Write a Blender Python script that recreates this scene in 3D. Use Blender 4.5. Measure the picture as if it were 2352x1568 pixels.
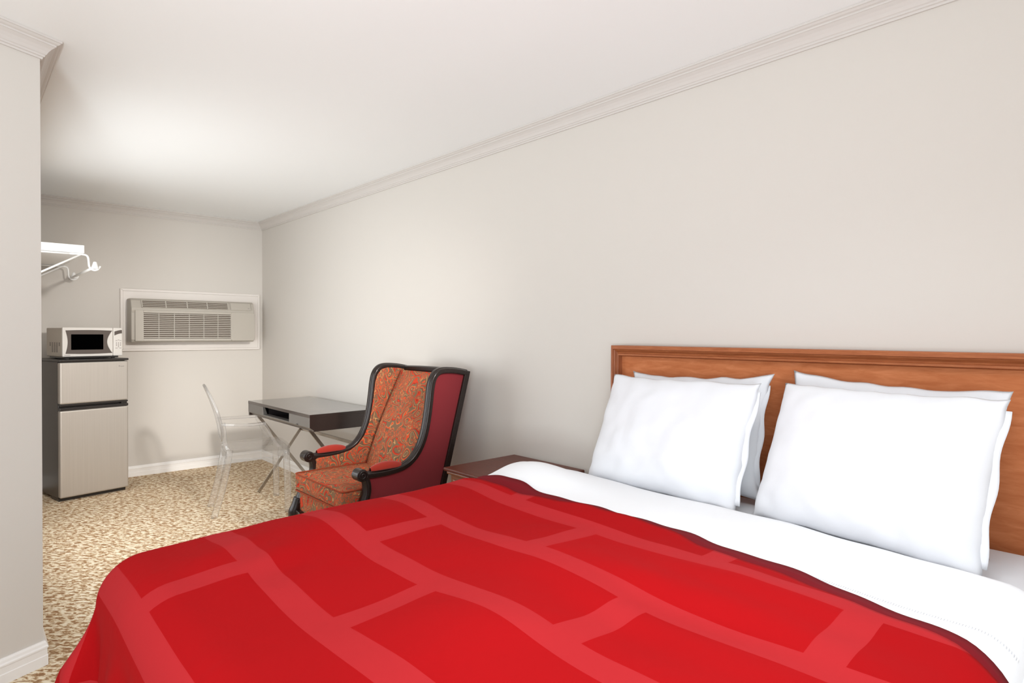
import bpy, bmesh, math, random
from math import sin, cos, pi, exp, sqrt, atan2, radians
from mathutils import Vector, Matrix, noise as mnoise

# ------------------------------------------------------------------ clear
for o in list(bpy.data.objects):
    bpy.data.objects.remove(o)
SC = bpy.context.scene
COL = SC.collection
random.seed(4)

# ------------------------------------------------------------------ camera
YAW, PITCH, ROLL, FPX = 0.747119, 0.0121122, -0.00395994, 1378.5
fw = Vector((-cos(YAW) * cos(PITCH), sin(YAW) * cos(PITCH), -sin(PITCH)))
rt = Vector((sin(YAW), cos(YAW), 0))
up = rt.cross(fw)
rt2 = cos(ROLL) * rt - sin(ROLL) * up
up2 = sin(ROLL) * rt + cos(ROLL) * up
cd = bpy.data.cameras.new('camera')
cam = bpy.data.objects.new('camera', cd)
COL.objects.link(cam)
M = Matrix((rt2, up2, -fw)).transposed().to_4x4()
M.translation = Vector((0, 0, 1.30))
cam.matrix_world = M
cd.sensor_fit = 'HORIZONTAL'
cd.sensor_width = 36.0
cd.lens = 36.0 * FPX / 2352.0
cd.clip_start = 0.02
SC.camera = cam

# ------------------------------------------------------------------ light
def lin(c):
    return tuple((x / 255 / 12.92) if x / 255 <= 0.04045 else ((x / 255 + 0.055) / 1.055) ** 2.4 for x in c)

w = bpy.data.worlds.new('daylight')
SC.world = w
w.use_nodes = True
bg = w.node_tree.nodes['Background']
bg.inputs[0].default_value = (0.91, 0.955, 1.0, 1)
bg.inputs[1].default_value = 0.96

def area(name, loc, aim, sx, sy, power, color, spread=180):
    d = bpy.data.lights.new(name, 'AREA')
    d.shape = 'RECTANGLE'
    d.size, d.size_y = sx, sy
    d.energy = power
    d.color = color
    d.spread = radians(spread)
    o = bpy.data.objects.new(name, d)
    COL.objects.link(o)
    o.location = loc
    o.rotation_euler = (Vector(aim) - Vector(loc)).to_track_quat('-Z', 'Y').to_euler()
    return o

area('left_fill_light', (-4.15, 0.262, 1.17), (-4.15, 2.0, 1.10), 1.70, 1.55, 24, (0.94, 0.98, 1.0))  # added fill in the hidden left opening, brightens the far end
area('daylight_entry_window', (1.9, -2.2, 1.35), (-2.6, 0.9, 1.9), 2.2, 1.6, 42, (0.88, 0.96, 1.0))
area('ceiling_spot_over_bed', (-0.55, 1.50, 2.25), (-5.5, 1.38, 0.72), 0.22, 0.22, 9.5, (1.0, 0.97, 0.92), 46)
area('bed_fill_light', (-0.40, 0.85, 2.41), (-0.55, 0.95, 0.0), 0.9, 0.9, 15.5, (0.92, 0.975, 1.0), 120)  # added fill from above, lifts the linen and blanket
area('ceiling_fill_light', (0.60, -0.95, 1.00), (-1.7, 0.6, 2.43), 0.5, 0.5, 23.5, (0.86, 0.96, 1.0), 100)  # added unseen fill that brightens the ceiling
SC.view_settings.view_transform = 'Standard'
SC.view_settings.look = 'None'
SC.view_settings.gamma = 1.0
SC.view_settings.use_curve_mapping = False
SC.view_settings.exposure = 0.16

# ------------------------------------------------------------------ materials
def mat(name, color, rough=0.5, metal=0.0, spec=0.5, coat=0.0, sheen=0.0, trans=0.0, ior=1.45):
    m = bpy.data.materials.new(name)
    m.use_nodes = True
    b = m.node_tree.nodes['Principled BSDF']
    b.inputs['Base Color'].default_value = (*lin(color), 1)
    b.inputs['Roughness'].default_value = rough
    b.inputs['Metallic'].default_value = metal
    b.inputs['Specular IOR Level'].default_value = spec
    b.inputs['Coat Weight'].default_value = coat
    b.inputs['Coat Roughness'].default_value = 0.12
    b.inputs['Sheen Weight'].default_value = sheen
    b.inputs['Transmission Weight'].default_value = trans
    b.inputs['IOR'].default_value = ior
    return m

class NT:
    def __init__(s, m):
        s.t = m.node_tree
        s.b = s.t.nodes['Principled BSDF']
    def n(s, typ, **kw):
        nd = s.t.nodes.new(typ)
        for k, v in kw.items():
            if k in nd.inputs:
                nd.inputs[k].default_value = v
            else:
                setattr(nd, k, v)
        return nd
    def l(s, a, b):
        s.t.links.new(a, b)
    def coord(s, kind='Object', scale=(1, 1, 1), rot=(0, 0, 0)):
        c = s.n('ShaderNodeTexCoord')
        mp = s.n('ShaderNodeMapping')
        mp.inputs['Scale'].default_value = scale
        mp.inputs['Rotation'].default_value = rot
        s.l(c.outputs[kind], mp.inputs[0])
        return mp.outputs[0]
    def ramp(s, fac, stops, interp='LINEAR'):
        r = s.n('ShaderNodeValToRGB')
        r.color_ramp.interpolation = interp
        e = r.color_ramp.elements
        while len(e) < len(stops):
            e.new(0.5)
        for i, (p, c) in enumerate(stops):
            e[i].position = p
            e[i].color = (*lin(c), 1)
        s.l(fac, r.inputs[0])
        return r.outputs[0]
    def bump(s, h, strength, dist=0.01):
        bp = s.n('ShaderNodeBump', Strength=strength, Distance=dist)
        s.l(h, bp.inputs['Height'])
        s.l(bp.outputs[0], s.b.inputs['Normal'])

def wall_mat(name, color):
    m = mat(name, color, 0.72, spec=0.25)
    t = NT(m)
    c = t.coord('Object', (1, 1, 1))
    n = t.n('ShaderNodeTexNoise', Scale=220.0, Detail=2.0)
    t.l(c, n.inputs['Vector'])
    t.bump(n.outputs[0], 0.04, 0.002)
    return m

def wood_mat(name, c0, c1, rough, scale=(1, 1, 1), rot=(0, 0, 0), coat=0.2, c2=None, spec=0.5):
    m = mat(name, c0, rough, coat=coat, spec=spec)
    t = NT(m)
    c = t.coord('Object', scale, rot)
    n = t.n('ShaderNodeTexNoise', Scale=9.0, Detail=6.0, Roughness=0.6, Distortion=0.6)
    t.l(c, n.inputs['Vector'])
    col = t.ramp(n.outputs[0], [(0.3, c0), (0.55, c2 or tuple((a + b) / 2 for a, b in zip(c0, c1))), (0.75, c1)])
    t.l(col, t.b.inputs['Base Color'])
    t.bump(n.outputs[0], 0.03, 0.003)
    return m

def cloth_mat(name, color, rough=0.85, sheen=0.2, wr=0.15, scale=6.0):
    m = mat(name, color, rough, spec=0.2, sheen=sheen)
    t = NT(m)
    c = t.coord('Object')
    n = t.n('ShaderNodeTexNoise', Scale=scale, Detail=3.0, Distortion=0.5)
    t.l(c, n.inputs['Vector'])
    n2 = t.n('ShaderNodeTexNoise', Scale=500.0, Detail=1.0)
    t.l(c, n2.inputs['Vector'])
    a = t.n('ShaderNodeMath', operation='MULTIPLY_ADD')
    t.l(n2.outputs[0], a.inputs[0]); a.inputs[1].default_value = 0.04
    t.l(n.outputs[0], a.inputs[2])
    t.bump(a.outputs[0], wr, 0.03)
    return m

MT = {}
MT['wall'] = wall_mat('warm_grey_paint', (211, 205, 198))
MT['ceil'] = wall_mat('white_ceiling_paint', (247, 248, 248))
MT['trim'] = mat('cream_trim_paint', (210, 204, 199), 0.5, spec=0.35)
MT['base'] = mat('white_baseboard_paint', (242, 239, 236), 0.4, spec=0.4)
MT['panel'] = mat('white_panel_paint', (228, 221, 215), 0.5, spec=0.35)
MT['white'] = mat('white_enamel', (246, 245, 243), 0.35)
MT['ac'] = mat('taupe_plastic', (178, 171, 161), 0.5, spec=0.3)
MT['ac_dark'] = mat('dark_grille_cavity', (104, 90, 78), 0.8)
MT['fr_body'] = mat('charcoal_enamel', (72, 66, 62), 0.32, spec=0.6)
MT['black'] = mat('black_plastic', (44, 40, 38), 0.3, spec=0.6)
MT['steel'] = mat('brushed_steel', (186, 178, 169), 0.42, metal=0.55)
t = NT(MT['steel'])
n = t.n('ShaderNodeTexNoise', Scale=1.0, Detail=4.0)
t.l(t.coord('Object', (120, 120, 1.5)), n.inputs['Vector'])
t.l(t.ramp(n.outputs[0], [(0.35, (186, 179, 171)), (0.65, (190, 183, 175))]), t.b.inputs['Base Color'])
MT['mw'] = mat('warm_white_plastic', (214, 209, 203), 0.4)
MT['mw_side'] = mat('cream_steel_case', (190, 180, 168), 0.45)
MT['mw_dark'] = mat('smoked_door_print', (88, 78, 72), 0.4)
MT['mw_glass'] = mat('black_glass', (2, 2, 2), 0.5, spec=0.0)
MT['ink'] = mat('grey_print', (150, 142, 138), 0.7)
MT['desk'] = wood_mat('espresso_veneer', (38, 27, 24), (50, 37, 32), 0.30, (3, 40, 40), coat=1.0)
MT['desk_front'] = mat('grey_painted_sheen', (106, 101, 96), 0.35)  # reflected sheen on the dark desk front, painted in as lighter grey
MT['desk_in'] = mat('dark_recess', (26, 18, 17), 0.6)
MT['chrome'] = mat('satin_chrome', (176, 168, 158), 0.22, metal=1.0)
MT['frame'] = wood_mat('black_walnut_carving', (26, 18, 16), (42, 31, 27), 0.30, (8, 8, 8), coat=0.15, spec=0.4)
MT['red_out'] = cloth_mat('dark_red_felt', (118, 32, 38), 0.95, 0.25, 0.02)
MT['red_pad'] = cloth_mat('coral_red_velvet', (152, 46, 34), 0.9, 0.2, 0.02)
MT['piping'] = cloth_mat('rust_piping', (140, 62, 38), 0.9, 0.0, 0.02)
MT['ns'] = wood_mat('cherry_nightstand_wood', (84, 40, 29), (110, 58, 40), 0.4, (2, 14, 14), coat=0.05, spec=0.3)
MT['ns_front'] = wood_mat('walnut_front_wood', (120, 74, 48), (150, 98, 66), 0.4, (2, 14, 14), coat=0.2)
MT['hb'] = wood_mat('honey_cherry_panel', (176, 102, 62), (204, 130, 88), 0.55, (1.2, 5, 6), coat=0.0, spec=0.1)
MT['hbm'] = wood_mat('cherry_moulding', (146, 80, 46), (182, 112, 70), 0.42, (1.5, 20, 20), coat=0.05, spec=0.3)
MT['hbs'] = wood_mat('cherry_stile', (136, 76, 48), (168, 102, 66), 0.42, (20, 20, 1.5), coat=0.05, spec=0.3)
MT['linen'] = cloth_mat('white_linen', (227, 227, 230), 0.9, 0.1, 0.10, 5.0)
MT['sheet'] = cloth_mat('white_cotton', (218, 218, 222), 0.9, 0.1, 0.10, 4.0)
MT['maroon'] = cloth_mat('maroon_hem', (112, 10, 22), 0.9, 0.0, 0.05)

# red blanket with woven running-bond blocks (UV in metres)
m = mat('red_woven_blanket', (205, 40, 42), 0.85, spec=0.08)
t = NT(m)
uv = t.coord('UV')
bk = t.n('ShaderNodeTexBrick', offset=0.5, offset_frequency=2)
for k, v in {'Scale': 1.0, 'Mortar Size': 0.034, 'Mortar Smooth': 0.02, 'Bias': 0.0, 'Brick Width': 0.68, 'Row Height': 0.262}.items():
    bk.inputs[k].default_value = v
bk.inputs['Color1'].default_value = (*lin((152, 9, 14)), 1)
bk.inputs['Color2'].default_value = (*lin((160, 11, 16)), 1)
bk.inputs['Mortar'].default_value = (*lin((167, 36, 40)), 1)
t.l(uv, bk.inputs['Vector'])
t.l(bk.outputs[0], t.b.inputs['Base Color'])
n1 = t.n('ShaderNodeTexNoise', Scale=700.0, Detail=1.0)
n2 = t.n('ShaderNodeTexNoise', Scale=9.0, Detail=3.0, Distortion=0.8)
t.l(uv, n1.inputs['Vector']); t.l(uv, n2.inputs['Vector'])
a = t.n('ShaderNodeMath', operation='MULTIPLY_ADD')
t.l(n1.outputs[0], a.inputs[0]); a.inputs[1].default_value = 0.03
t.l(n2.outputs[0], a.inputs[2])
t.bump(a.outputs[0], 0.12, 0.02)
MT['blanket'] = m

# flecked carpet
m = mat('flecked_carpet', (205, 180, 150), 0.95, spec=0.1)
t = NT(m)
c = t.coord('Object', (1, 1, 1), (0, 0, radians(-43)))
mp = t.n('ShaderNodeMapping'); mp.inputs['Scale'].default_value = (1.0, 2.1, 1)
t.l(c, mp.inputs[0])
v1 = t.n('ShaderNodeTexNoise', Scale=31.0, Detail=2.0, Roughness=0.55, Distortion=0.6)
t.l(mp.outputs[0], v1.inputs['Vector'])
v2 = t.n('ShaderNodeTexNoise', Scale=90.0, Detail=2.0)
t.l(mp.outputs[0], v2.inputs['Vector'])
ad = t.n('ShaderNodeMath', operation='MULTIPLY_ADD')
t.l(v2.outputs[0], ad.inputs[0]); ad.inputs[1].default_value = 0.28
t.l(v1.outputs[0], ad.inputs[2])
col = t.ramp(ad.outputs[0], [(0.52, (152, 116, 84)), (0.60, (182, 150, 114)), (0.65, (215, 194, 163)), (0.75, (236, 223, 200))])
t.l(col, t.b.inputs['Base Color'])
t.bump(ad.outputs[0], 0.5, 0.006)
MT['carpet'] = m

# paisley upholstery
m = mat('paisley_upholstery', (190, 80, 55), 0.9, spec=0.1)
t = NT(m)
c = t.coord('Object')
nz = t.n('ShaderNodeTexNoise', Scale=7.0, Detail=2.0)
t.l(c, nz.inputs['Vector'])
mx = t.n('ShaderNodeVectorMath', operation='MULTIPLY_ADD')
t.l(nz.outputs['Color'], mx.inputs[0]); mx.inputs[1].default_value = (0.16, 0.16, 0.16)
t.l(c, mx.inputs[2])
vo = t.n('ShaderNodeTexVoronoi', feature='SMOOTH_F1', Scale=9.0, Smoothness=0.35)
t.l(mx.outputs[0], vo.inputs['Vector'])
ml = t.n('ShaderNodeMath', operation='MULTIPLY'); ml.inputs[1].default_value = 3.6
t.l(vo.outputs['Distance'], ml.inputs[0])
fr = t.n('ShaderNodeMath', operation='FRACT'); t.l(ml.outputs[0], fr.inputs[0])
rings = t.ramp(fr.outputs[0], [(0.0, (186, 66, 42)), (0.14, (122, 96, 72)), (0.32, (190, 142, 92)), (0.36, (110, 84, 64)),
                               (0.54, (194, 76, 46)), (0.66, (186, 134, 86)), (0.70, (120, 92, 70)), (0.92, (160, 46, 34))], 'CONSTANT')
n3 = t.n('ShaderNodeTexNoise', Scale=50.0, Detail=2.0, Distortion=1.6)
t.l(c, n3.inputs['Vector'])
fine = t.ramp(n3.outputs[0], [(0.0, (118, 90, 68)), (0.47, (194, 76, 46)), (0.545, (124, 94, 70)), (0.62, (184, 120, 76))], 'CONSTANT')
mixc = t.n('ShaderNodeMix', data_type='RGBA')
n4 = t.n('ShaderNodeTexNoise', Scale=16.0, Detail=1.0)
t.l(c, n4.inputs['Vector'])
gate = t.ramp(n4.outputs[0], [(0.50, (0, 0, 0)), (0.53, (255, 255, 255))])
t.l(gate, mixc.inputs[0])
t.l(rings, mixc.inputs[6]); t.l(fine, mixc.inputs[7])
t.l(mixc.outputs[2], t.b.inputs['Base Color'])
MT['paisley'] = m

# clear acrylic: sheet for the thin seat and back, block for the solid legs and arms
def acrylic(name, refr, milk, base, mult, power):
    m = bpy.data.materials.new(name); m.use_nodes = True
    nt = m.node_tree; nt.nodes.clear()
    N = nt.nodes.new
    out = N('ShaderNodeOutputMaterial')
    tr = N('ShaderNodeBsdfTransparent'); tr.inputs[0].default_value = (0.975, 0.97, 0.965, 1)
    rf = N('ShaderNodeBsdfRefraction'); rf.inputs['IOR'].default_value = 1.25; rf.inputs['Roughness'].default_value = 0.02
    gl = N('ShaderNodeBsdfGlossy'); gl.inputs['Roughness'].default_value = 0.07
    tl = N('ShaderNodeBsdfTranslucent'); tl.inputs[0].default_value = (0.95, 0.95, 0.95, 1)
    df = N('ShaderNodeBsdfDiffuse'); df.inputs[0].default_value = (0.95, 0.95, 0.95, 1)
    lw = N('ShaderNodeLayerWeight'); lw.inputs['Blend'].default_value = 0.5
    pw = N('ShaderNodeMath'); pw.operation = 'POWER'; pw.inputs[1].default_value = power
    ma = N('ShaderNodeMath'); ma.operation = 'MULTIPLY_ADD'; ma.inputs[1].default_value = mult; ma.inputs[2].default_value = base
    m0 = N('ShaderNodeMixShader'); m0.inputs[0].default_value = 0.5
    m1 = N('ShaderNodeMixShader'); m1.inputs[0].default_value = refr
    m2 = N('ShaderNodeMixShader'); m2.inputs[0].default_value = milk
    mx = N('ShaderNodeMixShader')
    L = nt.links.new
    L(lw.outputs['Facing'], pw.inputs[0]); L(pw.outputs[0], ma.inputs[0]); L(ma.outputs[0], mx.inputs[0])
    L(tr.outputs[0], m1.inputs[1]); L(rf.outputs[0], m1.inputs[2])
    L(tl.outputs[0], m0.inputs[1]); L(df.outputs[0], m0.inputs[2])
    L(m1.outputs[0], m2.inputs[1]); L(m0.outputs[0], m2.inputs[2])
    L(m2.outputs[0], mx.inputs[1]); L(gl.outputs[0], mx.inputs[2])
    L(mx.outputs[0], out.inputs[0])
    return m
MT['acrylic'] = acrylic('clear_acrylic_sheet', 0.05, 0.015, 0.04, 0.85, 8.0)
MT['acrylic2'] = acrylic('clear_acrylic_block', 0.16, 0.09, 0.06, 0.80, 2.6)

# ------------------------------------------------------------------ mesh helpers
class MB:
    def __init__(s):
        s.v, s.f, s.uv = [], [], None
    def add(s, vs, fs):
        b = len(s.v)
        s.v += [tuple(p) for p in vs]
        s.f += [tuple(i + b for i in f) for f in fs]
        return s
    def box(s, x0, x1, y0, y1, z0, z1):
        vs = [(x, y, z) for z in (z0, z1) for y in (y0, y1) for x in (x0, x1)]
        return s.add(vs, [(0, 2, 3, 1), (4, 5, 7, 6), (0, 1, 5, 4), (2, 6, 7, 3), (0, 4, 6, 2), (1, 3, 7, 5)])
    def prism(s, poly, axis, a, b):
        n = len(poly)
        def P(p, q):
            return {'x': (q, p[0], p[1]), 'y': (p[0], q, p[1]), 'z': (p[0], p[1], q)}[axis]
        vs = [P(p, a) for p in poly] + [P(p, b) for p in poly]
        return s.add(vs, [tuple(range(n))[::-1], tuple(range(n, 2 * n))] + [(i, (i + 1) % n, n + (i + 1) % n, n + i) for i in range(n)])
    def sweep(s, path, section, ref=(1, 0, 0), scales=None, closed=False):
        """section: list of (a,b): a along ref-ish side vector, b along the in-plane normal"""
        P = [Vector(p) for p in path]
        n, k = len(P), len(section)
        vs = []
        side0 = Vector(ref).normalized()
        for i in range(n):
            if closed:
                tg = (P[(i + 1) % n] - P[i - 1]).normalized()
            else:
                tg = (P[min(i + 1, n - 1)] - P[max(i - 1, 0)]).normalized()
            sd = side0 - tg * side0.dot(tg)
            if sd.length < 1e-4:
                sd = tg.orthogonal()
            sd.normalize()
            nr = tg.cross(sd)
            sc = scales[i] if scales else 1.0
            vs += [P[i] + sd * (a * sc) + nr * (b * sc) for a, b in section]
        fs = []
        for i in range(n if closed else n - 1):
            j = (i + 1) % n
            for q in range(k):
                r = (q + 1) % k
                fs.append((i * k + q, i * k + r, j * k + r, j * k + q))
        if not closed:
            fs += [tuple(range(k))[::-1], tuple(range((n - 1) * k, n * k))]
        return s.add(vs, fs)
    def tube(s, path, r, n=10, ref=(1, 0, 0), scales=None, closed=False):
        return s.sweep(path, [(r * cos(2 * pi * i / n), r * sin(2 * pi * i / n)) for i in range(n)], ref, scales, closed)
    def grid(s, fn, nu, nv, uvfn=None):
        b = len(s.v)
        vs = [fn(i / nu, j / nv) for j in range(nv + 1) for i in range(nu + 1)]
        fs = [(j * (nu + 1) + i, j * (nu + 1) + i + 1, (j + 1) * (nu + 1) + i + 1, (j + 1) * (nu + 1) + i) for j in range(nv) for i in range(nu)]
        s.add(vs, fs)
        if uvfn:
            s.uv = [uvfn(i / nu, j / nv) for j in range(nv + 1) for i in range(nu + 1)]
        return s
    def xf(s, fn):
        s.v = [tuple(fn(p)) for p in s.v]
        return s
    def obj(s, name, m, parent=None, smooth=False, bevel=0, seg=2, origin=None, solid=0, subsurf=0):
        o0 = Vector((0, 0, 0))
        if origin is not None:
            o0 = Vector(origin)
        else:
            q = parent
            while q is not None:
                if '_o' in q:
                    o0 = Vector(q['_o'])
                q = q.parent
        me = bpy.data.meshes.new(name)
        me.from_pydata([tuple(Vector(p) - o0) for p in s.v], [], s.f)
        me.update()
        bm = bmesh.new(); bm.from_mesh(me)
        if not solid:
            bmesh.ops.recalc_face_normals(bm, faces=bm.faces)
        bm.to_mesh(me); bm.free()
        if s.uv:
            ul = me.uv_layers.new(name='cloth')
            for lp in me.loops:
                ul.data[lp.index].uv = s.uv[lp.vertex_index]
        me.materials.append(MT[m] if isinstance(m, str) else m)
        o = bpy.data.objects.new(name, me)
        COL.objects.link(o)
        if parent is not None:
            o.parent = parent
        elif origin is not None:
            o.location = o0
        if smooth:
            for p in me.polygons:
                p.use_smooth = True
        if solid:
            md = o.modifiers.new('thickness', 'SOLIDIFY'); md.thickness = solid; md.offset = -1
        if bevel:
            md = o.modifiers.new('edge', 'BEVEL'); md.width = bevel; md.segments = seg; md.limit_method = 'ANGLE'; md.angle_limit = radians(40)
            md.harden_normals = False
        if subsurf:
            md = o.modifiers.new('soft', 'SUBSURF'); md.levels = subsurf; md.render_levels = subsurf
        return o

ROOTS = []
def thing(name, label, cat, loc=(0, 0, 0), rz=0.0, world=False):
    o = bpy.data.objects.new(name, None)
    COL.objects.link(o)
    o.empty_display_size = 0.1
    o.location = loc
    o.rotation_euler = (0, 0, rz)
    o['label'] = label
    o['category'] = cat
    if world:
        o['_o'] = tuple(loc)
        ROOTS.append(o)
    return o

def tag(o, label, cat, kind=None, group=None):
    o['label'] = label
    o['category'] = cat
    if kind: o['kind'] = kind
    if group: o['group'] = group
    return o

def cat_rom(pts, sub=6, closed=False):
    P = [Vector(p) for p in pts]
    n = len(P)
    out = []
    for i in range(n if closed else n - 1):
        if closed:
            a, b, c, d = P[i - 1], P[i], P[(i + 1) % n], P[(i + 2) % n]
        else:
            a, b, c, d = P[max(i - 1, 0)], P[i], P[i + 1], P[min(i + 2, n - 1)]
        for k in range(sub):
            u = k / sub
            out.append(0.5 * ((2 * b) + (c - a) * u + (2 * a - 5 * b + 4 * c - d) * u * u + (3 * b - a - 3 * c + d) * u ** 3))
    if not closed:
        out.append(P[-1])
    return out

def rrect(x0, x1, y0, y1, r, n=4):
    pts = []
    for cx, cy, a0 in ((x1 - r, y1 - r, 0), (x0 + r, y1 - r, 90), (x0 + r, y0 + r, 180), (x1 - r, y0 + r, 270)):
        for k in range(n + 1):
            a = radians(a0 + 90 * k / n)
            pts.append((cx + r * cos(a), cy + r * sin(a)))
    return pts

def nz(x, y, z=0.0):
    return mnoise.noise(Vector((x, y, z)))

# ------------------------------------------------------------------ room shell
ZC = 2.43
XA, YB = -6.30, 2.32
P1 = (-2.955, 0.2435)
PATH = [(P1[0] + 0.425 * 2.6, P1[1] - 0.905 * 2.6), P1, (XA, P1[1]), (XA, YB), (2.2, YB)]

def offset_path(path, o):
    P = [Vector(p) for p in path]
    N = []
    for i in range(len(P) - 1):
        d = (P[i + 1] - P[i]).normalized()
        N.append(Vector((d.y, -d.x)))
    out = []
    for i in range(len(P)):
        if i == 0: out.append(P[0] + N[0] * o)
        elif i == len(P) - 1: out.append(P[-1] + N[-1] * o)
        else:
            a, b = N[i - 1], N[i]
            out.append(P[i] + (a + b) * (o / (1 + a.dot(b))))
    return out

def run_moulding(seg, profile):
    mb = MB()
    k = len(profile)
    A, B = [], []
    for o, z in profile:
        q = offset_path(PATH, o)
        A.append((q[seg].x, q[seg].y, z)); B.append((q[seg + 1].x, q[seg + 1].y, z))
    return mb.add(A + B, [tuple(range(k))[::-1], tuple(range(k, 2 * k))] + [(i, (i + 1) % k, k + (i + 1) % k, k + i) for i in range(k)])

def wall(seg, name, label):
    q0, q1 = offset_path(PATH, 0), offset_path(PATH, -0.12)
    a, b, c, d = q0[seg], q0[seg + 1], q1[seg + 1], q1[seg]
    o = MB().prism([tuple(a), tuple(b), tuple(c), tuple(d)], 'z', 0, ZC).obj(name, 'wall')
    return tag(o, label, 'wall', 'structure')

wall(0, 'wall_front', 'angled warm grey wall end at the left edge of the photo')
wl = MB()
WX0, WX1, WZ0, WZ1 = -5.05, -3.25, 0.30, 2.30  # opening for the added window
yl0, yl1 = P1[1] - 0.12, P1[1]
wl.box(XA, WX0, yl0, yl1, 0, ZC).box(WX1, P1[0] - 0.02, yl0, yl1, 0, ZC).box(WX0, WX1, yl0, yl1, 0, WZ0).box(WX0, WX1, yl0, yl1, WZ1, ZC)
tag(wl.obj('wall_left', 'wall'), 'warm grey left wall behind the projecting wall end', 'wall', 'structure')
wn = thing('added_window_1', 'added white framed window in the left wall, unseen, lighting the far end', 'window', (-4.15, P1[1], WZ0), world=True)  # unseen window added to let light into the far end
wn['kind'] = 'structure'
for a_, b_, c_, d_ in ((WX0, WX0 + 0.05, WZ0, WZ1), (WX1 - 0.05, WX1, WZ0, WZ1), (WX0, WX1, WZ0, WZ0 + 0.05), (WX0, WX1, WZ1 - 0.05, WZ1)):
    MB().box(a_, b_, yl0 + 0.03, yl1 - 0.02, c_, d_).obj('added_window_frame', 'base', wn)
MB().box(WX0 + 0.05, WX1 - 0.05, yl0 + 0.05, yl0 + 0.056, WZ0 + 0.05, WZ1 - 0.05).obj('pane', 'acrylic', wn)
wall(2, 'wall_back', 'warm grey far wall behind fridge and air conditioner')
wall(3, 'wall_right', 'long warm grey wall behind headboard, armchair and desk')
tag(MB().box(-6.42, 2.2, -2.6, 2.44, -0.10, 0.0).obj('floor', 'carpet'), 'beige and brown flecked carpet floor', 'floor', 'structure')
tag(MB().box(-6.42, 2.2, -2.6, 2.44, ZC, ZC + 0.1).obj('ceiling', 'ceil'), 'plain white flat ceiling', 'ceiling', 'structure')

CROWN = [(0, 2.356), (0.007, 2.356), (0.009, 2.363), (0.014, 2.365), (0.015, 2.371), (0.019, 2.374), (0.025, 2.384), (0.034, 2.395),
         (0.045, 2.404), (0.048, 2.405), (0.049, 2.411), (0.056, 2.414), (0.062, 2.420), (0.066, 2.421), (0.066, ZC - 0.0005), (0, ZC - 0.0005)]
BASEP = [(0, 0), (0.015, 0), (0.015, 0.038), (0.0125, 0.041), (0.0125, 0.066), (0.016, 0.068), (0.016, 0.074), (0.012, 0.079), (0.010, 0.088), (0.006, 0.095), (0, 0.095)]
CL = ['cream crown moulding on the angled wall end at left', 'cream crown moulding along the left wall return', 'cream crown moulding along the far wall above the air conditioner', 'cream crown moulding along the long wall above the headboard']
BL = ['white baseboard on the angled wall end at left', 'white baseboard along the left wall return', 'white baseboard on the far wall beside the fridge', 'white baseboard on the long wall behind the desk']
for i in range(4):
    tag(run_moulding(i, CROWN).obj('trim_%d' % (i + 1), 'trim'), CL[i], 'crown moulding', 'structure')
    tag(run_moulding(i, BASEP).obj('baseboard_' + ('front', 'left', 'back', 'right')[i], 'base'), BL[i], 'baseboard', 'structure')

# ------------------------------------------------------------------ air conditioner and its wall panel
pn = thing('wall_panel', 'white moulded wall panel framing the air conditioner', 'wall panel', (XA, 1.68, 1.134), world=True)
MB().box(XA, XA + 0.012, 1.085, 2.275, 1.150, 1.685).obj('board', 'panel', pn)
def frame_piece(poly, d):
    return MB().prism(poly, 'x', XA, XA + d)
y0, y1, z0, z1, ww = 1.072, 2.288, 1.134, 1.696, 0.022
for nm, poly in (('frame_top', [(y0, z1), (y1, z1), (y1 - ww, z1 - ww), (y0 + ww, z1 - ww)]),
                 ('frame_side', [(y0, z0), (y0, z1), (y0 + ww, z1 - ww), (y0 + ww, z0 + ww)]),
                 ('frame_side', [(y1, z0), (y1, z1), (y1 - ww, z1 - ww), (y1 - ww, z0 + ww)]),
                 ('frame_sill', [(y0, z0), (y1, z0), (y1 - ww, z0 + ww), (y0 + ww, z0 + ww)])):
    frame_piece(poly, 0.026 if nm == 'frame_sill' else 0.020).obj(nm, 'panel', pn, bevel=0.004)

ac = thing('air_conditioner', 'taupe wall air conditioner with slatted grille in white panel', 'air conditioner', (XA, 1.65, 1.215), world=True)
AX = XA + 0.012
prof = [(AX, 1.605), (XA + 0.135, 1.605), (XA + 0.165, 1.585), (XA + 0.195, 1.52), (XA + 0.198, 1.50), (XA + 0.190, 1.475), (XA + 0.190, 1.240), (XA + 0.172, 1.216), (AX, 1.216)]
MB().prism([(p[0], p[1]) for p in prof], 'y', 1.123, 2.172).obj('housing', 'ac', ac, bevel=0.008, seg=3)
MB().box(XA + 0.19, XA + 0.192, 1.200, 1.960, 1.248, 1.476).obj('grille_cavity', 'ac_dark', ac)
XF0, XF1 = XA + 0.188, XA + 0.207
MB().prism(rrect(1.945, 2.170, 1.226, 1.500, 0.02), 'x', XF0, XF1).obj('front_panel', 'ac', ac, bevel=0.004)
MB().box(XF0, XF1, 1.150, 1.216, 1.226, 1.500).obj('front_stile', 'ac', ac, bevel=0.004)
MB().box(XF0, XF1 + 0.003, 1.212, 1.950, 1.476, 1.500).obj('front_rail', 'ac', ac, bevel=0.004)
MB().box(XF0, XF1, 1.212, 1.950, 1.226, 1.250).obj('front_rail', 'ac', ac, bevel=0.004)
nsl = 13
for i in range(nsl):
    z = 1.2585 + (1.468 - 1.2585) * i / (nsl - 1)
    MB().prism([(XF0, z - 0.001), (XF1 - 0.002, z - 0.0050), (XF1, z - 0.0045), (XF1, z + 0.0035), (XF0, z + 0.004)], 'y', 1.212, 1.950).obj('slat', 'ac', ac)
for i in range(5):
    y = 1.335 + i * 0.124
    MB().box(XF0, XF1 - 0.005, y - 0.003, y + 0.003, 1.248, 1.478).obj('grille_rib', 'ac', ac)
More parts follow.
